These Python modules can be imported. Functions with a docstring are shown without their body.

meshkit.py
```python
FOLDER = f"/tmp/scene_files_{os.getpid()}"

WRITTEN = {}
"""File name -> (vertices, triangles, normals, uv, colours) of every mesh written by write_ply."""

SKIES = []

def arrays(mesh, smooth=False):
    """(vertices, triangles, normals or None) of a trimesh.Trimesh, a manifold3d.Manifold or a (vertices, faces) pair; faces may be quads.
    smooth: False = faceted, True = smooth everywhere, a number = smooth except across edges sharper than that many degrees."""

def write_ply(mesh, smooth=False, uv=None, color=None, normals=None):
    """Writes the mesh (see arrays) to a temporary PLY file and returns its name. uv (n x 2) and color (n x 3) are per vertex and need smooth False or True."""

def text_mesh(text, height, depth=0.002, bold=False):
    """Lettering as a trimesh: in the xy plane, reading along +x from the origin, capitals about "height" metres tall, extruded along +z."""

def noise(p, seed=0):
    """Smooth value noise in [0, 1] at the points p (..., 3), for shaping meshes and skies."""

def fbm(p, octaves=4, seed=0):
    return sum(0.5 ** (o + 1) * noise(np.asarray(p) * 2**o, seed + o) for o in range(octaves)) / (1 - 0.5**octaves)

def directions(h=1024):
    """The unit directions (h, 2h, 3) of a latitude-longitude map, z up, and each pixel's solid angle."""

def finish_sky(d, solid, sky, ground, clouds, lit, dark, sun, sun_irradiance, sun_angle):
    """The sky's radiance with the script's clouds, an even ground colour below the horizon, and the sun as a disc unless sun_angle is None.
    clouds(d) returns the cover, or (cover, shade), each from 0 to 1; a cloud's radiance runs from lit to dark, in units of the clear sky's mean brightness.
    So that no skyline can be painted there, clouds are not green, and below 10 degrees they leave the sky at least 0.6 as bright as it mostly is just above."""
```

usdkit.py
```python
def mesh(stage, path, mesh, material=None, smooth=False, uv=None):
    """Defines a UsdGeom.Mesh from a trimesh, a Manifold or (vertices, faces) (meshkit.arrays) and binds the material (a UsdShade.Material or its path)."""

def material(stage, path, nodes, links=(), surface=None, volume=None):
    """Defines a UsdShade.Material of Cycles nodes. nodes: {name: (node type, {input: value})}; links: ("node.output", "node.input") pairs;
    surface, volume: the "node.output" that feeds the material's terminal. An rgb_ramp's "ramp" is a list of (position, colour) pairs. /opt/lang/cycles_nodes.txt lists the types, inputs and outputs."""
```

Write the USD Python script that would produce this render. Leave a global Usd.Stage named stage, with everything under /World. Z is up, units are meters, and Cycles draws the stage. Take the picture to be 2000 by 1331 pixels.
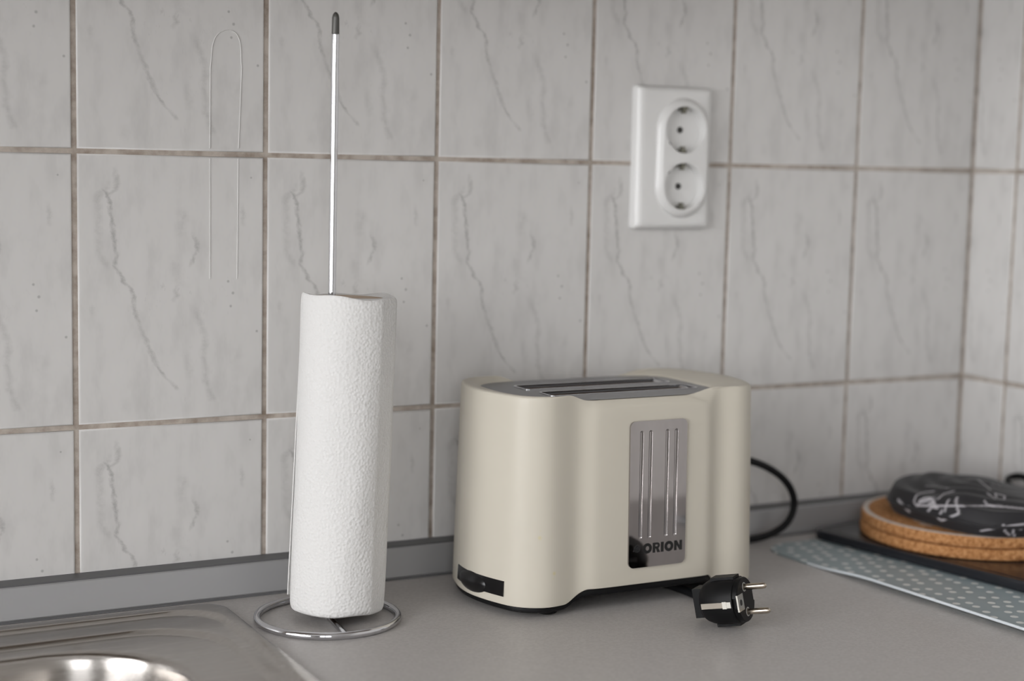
import math, random, numpy as np, trimesh, usdkit, meshkit
import manifold3d as m3
from shapely.geometry import Polygon, Point, box as sbox
from shapely import affinity
from scipy.interpolate import splprep, splev, CubicSpline
from pxr import Usd, UsdGeom, UsdLux, UsdShade, Gf, Sdf, Vt
random.seed(7)
rng = np.random.default_rng(7)
stage = Usd.Stage.CreateInMemory()
UsdGeom.SetStageUpAxis(stage, 'Z'); UsdGeom.SetStageMetersPerUnit(stage, 1.0)
WORLD = UsdGeom.Xform.Define(stage, '/World'); stage.SetDefaultPrim(WORLD.GetPrim())

# ---------------------------------------------------------------- camera, light, exposure
ZC = -.1415                      # top of the worktop; z = 0 is a joint of the tiled wall, y = 0 its face
cam = UsdGeom.Camera.Define(stage, '/World/camera')
CP = np.array([-.28453703, -1.21710933, .20811063])
rv = np.array([1.42255673, -.37715244, -.38651709])
from scipy.spatial.transform import Rotation
RM = Rotation.from_rotvec(rv).as_matrix()
mat4 = np.eye(4); mat4[:3, :3] = RM.T; mat4[3, :3] = CP
cam.AddTransformOp().Set(Gf.Matrix4d(*mat4.ravel().tolist()))
cam.CreateHorizontalApertureAttr(36.0); cam.CreateVerticalApertureAttr(36.0 * 1331 / 2000)
cam.CreateFocalLengthAttr(36.0 * 3136.566 / 2000); cam.CreateClippingRangeAttr(Gf.Vec2f(.05, 60))
cam.CreateFStopAttr(2.9); cam.CreateFocusDistanceAttr(1.23)
cam.CreateExposureAttr(-0.33)

def rect_light(name, pos, target, w, h, power, color):
    l = UsdLux.RectLight.Define(stage, '/World/' + name)
    pos, d = np.array(pos, float), np.array(target, float)
    zax = -d / np.linalg.norm(d); xax = np.cross([0, 0, 1], zax); xax /= np.linalg.norm(xax); yax = np.cross(zax, xax)
    m = np.eye(4); m[0, :3], m[1, :3], m[2, :3], m[3, :3] = xax, yax, zax, pos
    l.AddTransformOp().Set(Gf.Matrix4d(*m.ravel().tolist()))
    l.CreateWidthAttr(w); l.CreateHeightAttr(h); l.CreateIntensityAttr(power); l.CreateColorAttr(Gf.Vec3f(*color))
    return l
# daylight of an overcast sky in the two windows of the room
WIN1 = dict(y0=-2.25, y1=-.22, z0=-.22, z1=1.32)        # left wall
WIN2 = dict(x0=-1.75, x1=-.65, z0=-.22, z1=1.25)        # rear wall
XL, YR, ZF, ZCEIL = -1.95, -3.0, ZC - .9, 1.5
rect_light('daylight_window_1', (XL - .10, (WIN1['y0'] + WIN1['y1']) / 2, (WIN1['z0'] + WIN1['z1']) / 2), (1, 0, 0), WIN1['y1'] - WIN1['y0'], WIN1['z1'] - WIN1['z0'], 8.8, (1, .985, .985))
rect_light('daylight_window_2', ((WIN2['x0'] + WIN2['x1']) / 2, YR - .10, (WIN2['z0'] + WIN2['z1']) / 2), (0, 1, 0), WIN2['x1'] - WIN2['x0'], WIN2['z1'] - WIN2['z0'], 4.2, (1, .985, .985))
dome = UsdLux.DomeLight.Define(stage, '/World/sky'); dome.CreateIntensityAttr(1.0); dome.CreateColorAttr(Gf.Vec3f(.9, .95, 1.0))

# ---------------------------------------------------------------- helpers
used = {}
def numbered(parent, name):
    k = (str(parent), name); n = used.get(k, 0); used[k] = n + 1
    return name if n == 0 else f'{name}_{n:03d}'
def tag(p, label=None, cat=None, group=None, kind=None):
    p = p.GetPrim() if hasattr(p, 'GetPrim') else p
    for k, v in (('label', label), ('category', cat), ('group', group), ('kind', kind)):
        if v: p.SetCustomDataByKey(k, v)
    return p
def thing(name, label, cat, loc=(0, 0, 0), rotz=0, group=None, kind=None):
    x = UsdGeom.Xform.Define(stage, '/World/' + numbered('/World', name))
    x.AddTranslateOp().Set(Gf.Vec3d(*map(float, loc)))
    if rotz: x.AddRotateZOp().Set(float(rotz))
    return tag(x, label, cat, group, kind)
def obj(name, mesh, m, parent=None, smooth=30, uv=None, label=None):
    base = str(parent.GetPath()) if parent is not None else '/World'
    o = usdkit.mesh(stage, f'{base}/{numbered(base, name)}', mesh, MAT[m] if isinstance(m, str) else m, smooth=smooth, uv=uv)
    p = o.GetPrim()
    if label: p.SetCustomDataByKey('label', label)
    return p
def cat_mesh(*ms):
    out = []
    for m in ms:
        v, f, _ = meshkit.arrays(m); out.append(trimesh.Trimesh(v, f, process=False))
    return trimesh.util.concatenate(out)
def bx(x0, x1, y0, y1, z0, z1):
    b = trimesh.creation.box([x1 - x0, y1 - y0, z1 - z0]); b.apply_translation([(x0 + x1) / 2, (y0 + y1) / 2, (z0 + z1) / 2]); return b
def cbox(x0, x1, y0, y1, z0, z1, c):
    "box with chamfered edges"
    pts = []
    for sx in (0, 1):
        for sy in (0, 1):
            for sz in (0, 1):
                p = np.array([(x0, x1)[sx], (y0, y1)[sy], (z0, z1)[sz]], float); d = c * (1 - 2 * np.array([sx, sy, sz]))
                for k in range(3):
                    q = p + d; q[k] = p[k]; pts.append(q)
    return trimesh.convex.convex_hull(np.array(pts))
def loft(rings, cap0=False, cap1=False, closed=True):
    R = np.asarray(rings, float); K, N = R.shape[:2]
    v = R.reshape(-1, 3); f = []
    for k in range(K - 1):
        for i in range(N if closed else N - 1):
            j = (i + 1) % N
            a, b, c, d = k * N + i, k * N + j, (k + 1) * N + j, (k + 1) * N + i
            f += [(a, b, c), (a, c, d)]
    for flag, k in ((cap0, 0), (cap1, K - 1)):
        if flag:
            v = np.vstack([v, R[k].mean(0)]); c = len(v) - 1
            for i in range(N):
                j = (i + 1) % N
                f.append((k * N + i, c, k * N + j) if k == 0 else (k * N + i, k * N + j, c))
    f = np.array(f)
    return trimesh.Trimesh(v, f, process=False)
def outward(m):
    if m.volume < 0: m.invert()
    return m
def lathe(prof, n=48, axis='z'):
    a = np.linspace(0, 2 * np.pi, n, endpoint=False)
    rings = [[(r * math.cos(t), r * math.sin(t), z) for t in a] for r, z in prof]
    m = loft(rings, cap0=prof[0][0] > 1e-6, cap1=prof[-1][0] > 1e-6)
    return outward(m)
def tube(pts, r, n=12, closed=False, cap=True):
    P = np.asarray(pts, float); K = len(P); r = np.broadcast_to(r, K)
    T = np.gradient(P, axis=0) if not closed else np.roll(P, -1, 0) - np.roll(P, 1, 0)
    T /= np.linalg.norm(T, axis=1, keepdims=True)
    u = np.cross(T[0], [0.3, .2, .93]); u /= np.linalg.norm(u); rings = []
    a = np.linspace(0, 2 * np.pi, n, endpoint=False)
    for k in range(K):
        u = u - T[k] * (u @ T[k]); u /= np.linalg.norm(u); w = np.cross(T[k], u)
        rings.append(P[k] + r[k] * (np.cos(a)[:, None] * u + np.sin(a)[:, None] * w))
    if closed: rings.append(rings[0])
    return outward(loft(rings, cap0=cap and not closed, cap1=cap and not closed))
def spline(pts, n, closed=False):
    pts = np.asarray(pts, float)
    tck, _ = splprep(pts.T, s=0, per=closed, k=3)
    return np.array(splev(np.linspace(0, 1, n, endpoint=not closed), tck)).T
def rrect(x0, x1, y0, y1, r, n=10):
    "rounded rectangle, anticlockwise from the right side, (4n + 4) points"
    out = []
    for cx, cy, a0 in ((x1 - r, y1 - r, 0), (x0 + r, y1 - r, 90), (x0 + r, y0 + r, 180), (x1 - r, y0 + r, 270)):
        for a in np.radians(np.linspace(a0, a0 + 90, n + 1)): out.append((cx + r * math.cos(a), cy + r * math.sin(a)))
    return np.array(out)
def flat(pts2, z): return np.c_[pts2, np.full(len(pts2), z)]
def extrude(poly, h): return trimesh.creation.extrude_polygon(poly, h, engine='earcut')
def turned(m, R, t=(0, 0, 0)):
    m = m.copy(); M = np.eye(4); M[:3, :3] = R; M[:3, 3] = t; m.apply_transform(M); return m

# ---------------------------------------------------------------- materials
MAT = {}
def mat(name, nodes, links=(), surface='p.BSDF'):
    MAT[name] = usdkit.material(stage, '/World/Looks/' + name, nodes, links, surface=surface); return MAT[name]
def plain(name, col, rough=.5, metal=0., spec=.5, bump=None, **kw):
    nodes = {'p': ('principled_bsdf', dict(base_color=col, roughness=rough, metallic=metal, specular_ior_level=spec, **kw))}; links = []
    if bump:
        sc, st, dist = bump
        nodes.update(tc=('texture_coordinate', {}), n=('noise_texture', dict(scale=sc, detail=3.)), b=('bump', dict(strength=st, distance=dist)))
        links += [('tc.object', 'n.vector'), ('n.fac', 'b.height'), ('b.normal', 'p.normal')]
    return mat(name, nodes, links)
def speckle(name, c0, c1, scale, rough, lo=.3, hi=.7, metal=0., stretch=(1, 1, 1), bump=None, detail=4., spec=.5, rvar=None):
    nodes = {'tc': ('texture_coordinate', {}), 'mp': ('mapping', dict(scale=stretch)), 'n': ('noise_texture', dict(scale=scale, detail=detail, roughness=.6)),
             'r': ('rgb_ramp', dict(ramp=[(lo, c0), (hi, c1)])), 'p': ('principled_bsdf', dict(roughness=rough, metallic=metal, specular_ior_level=spec))}
    links = [('tc.object', 'mp.vector'), ('mp.vector', 'n.vector'), ('n.fac', 'r.fac'), ('r.color', 'p.base_color')]
    if bump:
        nodes['b'] = ('bump', dict(strength=bump[0], distance=bump[1])); links += [('n.fac', 'b.height'), ('b.normal', 'p.normal')]
    if rvar:
        nodes['mr'] = ('map_range', dict(from_min=.3, from_max=.7, to_min=rvar[0], to_max=rvar[1])); links += [('n.fac', 'mr.value'), ('mr.result', 'p.roughness')]
    return mat(name, nodes, links)

# glazed tile with a printed marble: every tile carries the same veins. Each vein is a curve u(v) kept in a ramp (red = u, green = strength)
TILE = (.640, .628, .615)
def tile_material():
    TL, TR, BL, BR = (14, 18), (908, 32), (20, 1312), (905, 1268)
    def uvof(x, y):
        u, v = x / 900, y / 1290
        for _ in range(6):
            px = (TL[0] * (1 - u) + TR[0] * u) * (1 - v) + (BL[0] * (1 - u) + BR[0] * u) * v
            py = (TL[1] * (1 - u) + TR[1] * u) * (1 - v) + (BL[1] * (1 - u) + BR[1] * u) * v
            u += (x - px) / 890; v += (y - py) / 1270
        return u, v
    veins = [  # polyline in the print, half width in u, strength
        ([(187, 85, .2), (190, 110, .7), (196, 160, .9), (189, 188, .9), (176, 198, .9), (158, 206, .8)], .011, .62),
        ([(132, 183, .5), (150, 205, .9), (160, 230, 1), (168, 300, .8), (178, 370, 1), (183, 440, .9), (193, 490, 1), (188, 555, .8), (213, 590, .8), (226, 628, .8), (262, 655, .6), (271, 690, 1), (275, 740, .7), (290, 790, .8), (300, 830, .3), (330, 900, .6), (350, 950, .7), (385, 1030, .8), (420, 1085, .7), (450, 1108, .3), (480, 1135, .5)], .0085, .85),
        ([(152, 150, .3), (143, 182, .7), (122, 196, .8), (106, 222, .9), (112, 300, .6), (110, 400, .6), (113, 480, .5), (140, 540, .6), (150, 560, .2)], .016, .48),
        ([(503, 270, .2), (508, 310, .9), (500, 360, .9), (500, 405, .4)], .022, .38),
        ([(558, 395, .3), (575, 430, .9), (580, 468, .9), (560, 510, .9), (543, 548, .4)], .0085, .75),
        ([(797, 250, .3), (808, 310, .9), (806, 350, .4)], .009, .5),
        ([(560, 740, .3), (582, 790, .7), (605, 850, .8), (620, 920, .7), (603, 972, .9), (620, 1040, .5), (618, 1095, .9), (634, 1130, .8), (650, 1190, .9)], .014, .45),
        ([(75, 735, .3), (77, 760, .9), (83, 785, .3)], .011, .45),
        ([(484, 640, .3), (468, 662, .6), (480, 690, .9), (466, 712, .5)], .010, .5),
        ([(470, 500, .3), (475, 545, .8), (485, 620, .6), (510, 650, .3)], .024, .30),
        ([(520, 960, .3), (535, 1030, .8), (542, 1085, .6)], .016, .32),
        ([(765, 950, .3), (785, 975, .5), (760, 1020, .5), (780, 1060, .4), (752, 1110, .5), (765, 1160, .4)], .026, .24),
        ([(240, 1190, .3), (236, 1230, .6), (250, 1265, .3)], .02, .28)]
    N = {'uv': ('uvmap', {}), 's': ('separate_xyz', {}), 'cm': ('mapping', dict(scale=(.75, 1.05, 1))),
         'w': ('noise_texture', dict(scale=34., detail=4., roughness=.62)), 'wm': ('math', dict(math_type='multiply_add', value2=.040, value3=-.020)),
         'u2': ('math', dict(math_type='add')),
         'n1': ('noise_texture', dict(scale=30., detail=5., roughness=.7)), 'n1r': ('map_range', dict(from_min=.30, from_max=.62, to_min=.15, to_max=1., clamp=True)),
         'mp': ('mapping', dict(scale=(4.5, 2.4, 1.))), 'n2': ('noise_texture', dict(scale=1.6, detail=5., roughness=.58)), 'n2r': ('rgb_ramp', dict(ramp=[(.30, tuple(c * .90 for c in TILE)), (.50, TILE), (.72, (TILE[0] * 1.03, TILE[1] * 1.03, TILE[2] * 1.03))])),
         'mp3': ('mapping', dict(scale=(26., 21., 1.))), 'n3': ('noise_texture', dict(scale=1., detail=4., roughness=.65)), 'n3r': ('map_range', dict(from_min=.60, from_max=.78, to_min=0., to_max=.50, clamp=True)),
         'band': ('rgb_ramp', dict(ramp=[(.30, (0, 0, 0)), (.44, (.25,) * 3), (.50, (.9,) * 3), (.56, (1.,) * 3), (.60, (.35,) * 3), (.85, (.25,) * 3), (.95, (.3,) * 3), (1., (.2,) * 3)])),
         'uband': ('rgb_ramp', dict(ramp=[(0, (.1,) * 3), (.25, (.2,) * 3), (.45, (1.,) * 3), (.68, (1.,) * 3), (.85, (.4,) * 3), (1, (.2,) * 3)])),
         'bm': ('math', dict(math_type='multiply')), 'bm2': ('math', dict(math_type='multiply')),
         'mx': ('mix_color', dict(blend_type='mix', b=(.335, .330, .322))),
         'nb': ('noise_texture', dict(scale=5., detail=1.)), 'bp': ('bump', dict(strength=.18, distance=.0012)),
         'p': ('principled_bsdf', dict(roughness=.26, specular_ior_level=.42))}
    L = [('uv.UV', 's.vector'), ('uv.UV', 'cm.vector'), ('cm.vector', 'w.vector'), ('w.fac', 'wm.value1'), ('s.x', 'u2.value1'), ('wm.value', 'u2.value2'), ('cm.vector', 'n1.vector'), ('n1.fac', 'n1r.value'),
         ('uv.UV', 'mp.vector'), ('mp.vector', 'n2.vector'), ('n2.fac', 'n2r.fac'), ('uv.UV', 'mp3.vector'), ('mp3.vector', 'n3.vector'), ('n3.fac', 'n3r.value'), ('s.y', 'band.fac'), ('s.x', 'uband.fac'),
         ('n3r.result', 'bm.value1'), ('band.color', 'bm.value2'), ('bm.value', 'bm2.value1'), ('uband.color', 'bm2.value2'), ('uv.UV', 'nb.vector'), ('nb.fac', 'bp.height'), ('bp.normal', 'p.normal')]
    last = 'bm2.value'
    for i, (pts, hw, st) in enumerate(veins):
        uv = np.array([uvof(x, y) for x, y, _ in pts]); o = np.argsort(uv[:, 1], kind='stable'); uv = uv[o]; s = np.array([p[2] for p in pts])[o]
        ramp = [(0., (uv[0, 0], 0, 0)), (max(uv[0, 1] - .012, .001), (uv[0, 0], 0, 0))] + [(v, (u, k, 0)) for (u, v), k in zip(uv, s)] + [(min(uv[-1, 1] + .012, .999), (uv[-1, 0], 0, 0)), (1., (uv[-1, 0], 0, 0))]
        a = f'v{i}'
        N[a] = ('rgb_ramp', dict(ramp=ramp)); N[a + 's'] = ('separate_color', {}); N[a + 'd'] = ('math', dict(math_type='subtract')); N[a + 'a'] = ('math', dict(math_type='absolute'))
        N[a + 'm'] = ('map_range', dict(range_type='smoothstep', from_min=0., from_max=hw * 2.3, to_min=min(st, .95), to_max=0., clamp=True)); N[a + 'k'] = ('math', dict(math_type='multiply')); N[a + 'j'] = ('math', dict(math_type='multiply')); N[a + 'x'] = ('math', dict(math_type='maximum'))
        L += [('s.y', a + '.fac'), (a + '.color', a + 's.color'), ('u2.value', a + 'd.value1'), (a + 's.r', a + 'd.value2'), (a + 'd.value', a + 'a.value1'), (a + 'a.value', a + 'm.value'), (a + 'm.result', a + 'k.value1'), (a + 's.g', a + 'k.value2'),
              (a + 'k.value', a + 'j.value1'), ('n1r.result', a + 'j.value2'), (last, a + 'x.value1'), (a + 'j.value', a + 'x.value2')]
        last = a + 'x.value'
    for i, (x, y, r) in enumerate([(731, 622, .008), (755, 678, .009), (744, 741, .008), (845, 128, .006), (875, 862, .008)]):   # small printed dots
        u, v = uvof(x, y); a = f'd{i}'
        N[a] = ('vector_math', dict(math_type='distance', vector2=(u * .75, v * 1.05, 0))); N[a + 'm'] = ('map_range', dict(range_type='smoothstep', from_min=.2 * r, from_max=r, to_min=.75, to_max=0., clamp=True)); N[a + 'x'] = ('math', dict(math_type='maximum'))
        L += [('cm.vector', a + '.vector1'), (a + '.value', a + 'm.value'), (last, a + 'x.value1'), (a + 'm.result', a + 'x.value2')]
        last = a + 'x.value'
    L += [(last, 'mx.fac'), ('n2r.color', 'mx.a'), ('mx.result', 'p.base_color')]
    mat('tile_glaze', N, L)
tile_material()
speckle('grout', (.25, .20, .16), (.48, .425, .375), 70., .9, .28, .60, detail=6., bump=(.5, .001))
plain('plaster', (.62, .61, .59), .85)
plain('ceiling_paint', (.70, .69, .68), .9)
speckle('floor_vinyl', (.16, .12, .09), (.24, .19, .15), 6., .45, stretch=(1, 8, 1))
speckle('worktop_laminate', (.410, .391, .377), (.472, .452, .437), 420., .42, .35, .65, bump=(.10, .0006), detail=2.)
plain('trim_silver', (.37, .37, .375), .38, metal=.35, bump=(900., .05, .0004))
plain('seal_grey', (.11, .11, .113), .5)
speckle('brushed_steel', (.44, .415, .39), (.48, .455, .43), 40., .22, metal=1., stretch=(.3, 3, 3), rvar=(.19, .25))
plain('rod_dark_reflection', (.10, .098, .092), .4, metal=.4)  # dark reflection at the top of the chrome rod, put into the colour
plain('chrome', (.62, .62, .64), .07, metal=1.)
plain('chrome_satin', (.60, .60, .62), .16, metal=1.)
mat('paper', {'tc': ('texture_coordinate', {}), 'v': ('voronoi_texture', dict(scale=430., feature='smooth_f1', smoothness=.4, randomness=.9)), 'b': ('bump', dict(strength=.52, distance=.0011)),
              'p': ('principled_bsdf', dict(base_color=(.745, .738, .725), roughness=.95, specular_ior_level=.1, sheen_weight=.15)), 't': ('translucent_bsdf', dict(color=(.8, .79, .76))), 'm': ('mix_closure', dict(fac=.06))},
    [('tc.object', 'v.vector'), ('v.distance', 'b.height'), ('b.normal', 'p.normal'), ('p.BSDF', 'm.closure1'), ('t.BSDF', 'm.closure2')], 'm.closure')
plain('cardboard', (.40, .32, .25), .9, bump=(200., .2, .001))
plain('socket_plastic', (.74, .735, .725), .28)
plain('socket_dark', (.035, .033, .03), .5)
plain('clip_metal', (.20, .195, .16), .35, metal=.9)
# cream plastic with a few small yellowish stains on it
st = {'tc': ('texture_coordinate', {}), 'n': ('noise_texture', dict(scale=500., detail=2.)), 'b': ('bump', dict(strength=.05, distance=.0004)), 'p': ('principled_bsdf', dict(roughness=.40, specular_ior_level=.42)), 'c0': ('color', dict(value=(.548, .512, .436)))}
sl = [('tc.object', 'n.vector'), ('n.fac', 'b.height'), ('b.normal', 'p.normal')]
lastc = 'c0.color'
for i, (p, r, k) in enumerate([((-.0955, -.0640, .0635), .0026, .55), ((-.0950, -.0640, .0690), .0014, .3), ((-.0830, -.0668, .0350), .0026, .7), ((-.0840, -.0668, .0310), .0014, .4)]):
    st[f'd{i}'] = ('vector_math', dict(math_type='distance', vector2=p)); st[f'r{i}'] = ('map_range', dict(range_type='smoothstep', from_min=0., from_max=r, to_min=k, to_max=0., clamp=True)); st[f'm{i}'] = ('mix_color', dict(b=(.55, .47, .16)))
    sl += [('tc.object', f'd{i}.vector1'), (f'd{i}.value', f'r{i}.value'), (f'r{i}.result', f'm{i}.fac'), (lastc, f'm{i}.a')]; lastc = f'm{i}.result'
mat('cream_plastic', st, sl + [(lastc, 'p.base_color')])
plain('black_plastic', (.0045, .0045, .005), .45, spec=.18)
plain('black_gloss', (.008, .0075, .008), .22, spec=.35)
plain('toaster_plate', (.235, .235, .240), .36, metal=.55)
speckle('slot_metal', (.035, .022, .016), (.16, .12, .095), 40., .5, metal=.5)
speckle('plaque_steel', (.38, .355, .355), (.45, .425, .425), 30., .055, metal=1., stretch=(1, 1, .4))
plain('ink_black', (.006, .006, .006), .5)
plain('emblem_ink', (.02, .02, .021), .25)
plain('cord_rubber', (.005, .005, .006), .5, spec=.25)
plain('pin_metal', (.50, .44, .37), .22, metal=1.)
plain('clip_bright', (.62, .60, .55), .25, metal=1.)
plain('strip_metal', (.30, .27, .23), .35, metal=.9)
plain('pin_collar', (.42, .42, .40), .5)
mat('mat_print', {'tc': ('texture_coordinate', {}), 'mp': ('mapping', dict(rotation=(0, 0, .32))), 'v': ('voronoi_texture', dict(scale=68., dimensions='2D', feature='f1', randomness=.42)), 'r': ('map_range', dict(range_type='smoothstep', from_min=.19, from_max=.245, to_min=1., to_max=0., clamp=True)),
                  'm': ('mix_color', dict(a=(.285, .345, .365), b=(.70, .72, .70))), 'p': ('principled_bsdf', dict(roughness=.42))},
    [('tc.object', 'mp.vector'), ('mp.vector', 'v.vector'), ('v.distance', 'r.value'), ('r.result', 'm.fac'), ('m.result', 'p.base_color')])
plain('mat_edge_lit', (.60, .64, .67), .4)  # paler than the mat: light on the curled edge put into the colour
plain('tray_black', (.014, .015, .019), .20)
def cork_material(name, printed):
    N = {'tc': ('texture_coordinate', {}), 'n': ('noise_texture', dict(scale=260., detail=4., roughness=.7)), 'r': ('rgb_ramp', dict(ramp=[(.30, (.17, .062, .020)), (.48, (.40, .185, .070)), (.66, (.56, .30, .135))])), 'b': ('bump', dict(strength=.5, distance=.0012)), 'p': ('principled_bsdf', dict(roughness=.85, specular_ior_level=.2))}
    L = [('tc.object', 'n.vector'), ('n.fac', 'r.fac'), ('n.fac', 'b.height'), ('b.normal', 'p.normal')]
    if printed:
        N.update(a=('attribute', dict()), m=('mix_color', dict(b=(.62, .60, .57))))
        L += [('a.fac', 'm.fac'), ('r.color', 'm.a'), ('m.result', 'p.base_color')]
    else: L += [('r.color', 'p.base_color')]
    m = mat(name, N, L)
    if printed: UsdShade.Shader.Get(stage, f'/World/Looks/{name}/a').CreateInput('attribute', Sdf.ValueTypeNames.String).Set('print')
cork_material('cork', False); cork_material('cork_printed', True)
mat('mitt_cloth', {'a': ('attribute', dict()), 'tc': ('texture_coordinate', {}), 'n': ('noise_texture', dict(scale=700., detail=2.)), 'b': ('bump', dict(strength=.25, distance=.0008)), 'm': ('mix_color', dict(a=(.020, .019, .021), b=(.44, .42, .44))), 'p': ('principled_bsdf', dict(roughness=.62, sheen_weight=.10, sheen_roughness=.4, specular_ior_level=.3))},
    [('a.fac', 'm.fac'), ('m.result', 'p.base_color'), ('tc.object', 'n.vector'), ('n.fac', 'b.height'), ('b.normal', 'p.normal')])
UsdShade.Shader.Get(stage, '/World/Looks/mitt_cloth/a').CreateInput('attribute', Sdf.ValueTypeNames.String).Set('print')
plain('residue', (.70, .69, .675), .35)
plain('window_frame', (.75, .75, .74), .4)
mat('window_glass', {'t': ('transparent_bsdf', {}), 'g': ('glossy_bsdf', dict(roughness=.02, color=(.9, .9, .9))), 'f': ('fresnel', dict(IOR=1.45)), 'm': ('mix_closure', {})}, [('f.fac', 'm.fac'), ('t.BSDF', 'm.closure1'), ('g.BSDF', 'm.closure2')], 'm.closure')
plain('cabinet_front', (.50, .48, .45), .5)
plain('cabinet_wood', (.24, .185, .14), .45)
def primvar(prim, values):
    UsdGeom.PrimvarsAPI(prim).CreatePrimvar('print', Sdf.ValueTypeNames.FloatArray, 'vertex').Set(Vt.FloatArray.FromNumpy(np.asarray(values, np.float32)))

# ---------------------------------------------------------------- the room
def struct(name, mesh, m, **k):
    return tag(obj(name, mesh, m, None, smooth=False), k.get('label'), None, None, 'structure')
struct('floor', bx(XL - .12, 1.0, YR - .12, .12, ZF - .05, ZF), 'floor_vinyl', label='brown vinyl kitchen floor below the worktop')
struct('ceiling', bx(XL - .12, 1.0, YR - .12, .12, ZCEIL, ZCEIL + .05), 'ceiling_paint', label='plain white ceiling above the kitchen')
# walls with window openings
def wall_with_hole(axis, at, thick, lo, hi, h0, h1, z0, z1):
    parts = [(lo, h0, ZF, ZCEIL), (h1, hi, ZF, ZCEIL), (h0, h1, ZF, z0), (h0, h1, z1, ZCEIL)]
    if axis == 'x': return cat_mesh(*[bx(at - thick, at, a, b, c, d) for a, b, c, d in parts])
    return cat_mesh(*[bx(a, b, at - thick, at, c, d) for a, b, c, d in parts])
struct('wall_left', wall_with_hole('x', XL, .12, YR - .12, .12, WIN1['y0'], WIN1['y1'], WIN1['z0'], WIN1['z1']), 'plaster', label='plastered wall with the wide kitchen window')
struct('wall_rear', wall_with_hole('y', YR, .12, XL, 1.0, WIN2['x0'], WIN2['x1'], WIN2['z0'], WIN2['z1']), 'plaster', label='plastered wall opposite the tiled worktop')
def window(name, axis, at, lo, hi, z0, z1, bars, label):
    w = thing(name, label, None, kind='structure')
    f = .045
    mk = (lambda a, b, c, d, t0=-.06, t1=-.01: bx(at + t0, at + t1, a, b, c, d)) if axis == 'x' else (lambda a, b, c, d, t0=-.06, t1=-.01: bx(a, b, at + t0, at + t1, c, d))
    fr = [mk(lo, hi, z0, z0 + f), mk(lo, hi, z1 - f, z1), mk(lo, lo + f, z0 + f, z1 - f), mk(hi - f, hi, z0 + f, z1 - f)]
    obj('window_frame', cat_mesh(*fr), 'window_frame', w, smooth=False)
    edges = [lo + f] + [e for b in bars for e in (b - f * .8, b + f * .8)] + [hi - f]
    for b in bars: obj('mullion', mk(b - f * .8, b + f * .8, z0 + f, z1 - f), 'window_frame', w, smooth=False)
    for a, b in zip(edges[::2], edges[1::2]): obj('pane', mk(a, b, z0 + f, z1 - f, -.037, -.033), 'window_glass', w, smooth=False)
window('window_1', 'x', XL, WIN1['y0'], WIN1['y1'], WIN1['z0'], WIN1['z1'], [-1.62, -.99], 'white framed window in the plastered wall')
window('window_2', 'y', YR, WIN2['x0'], WIN2['x1'], WIN2['z0'], WIN2['z1'], [-1.20], 'white framed window opposite the worktop')

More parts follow.
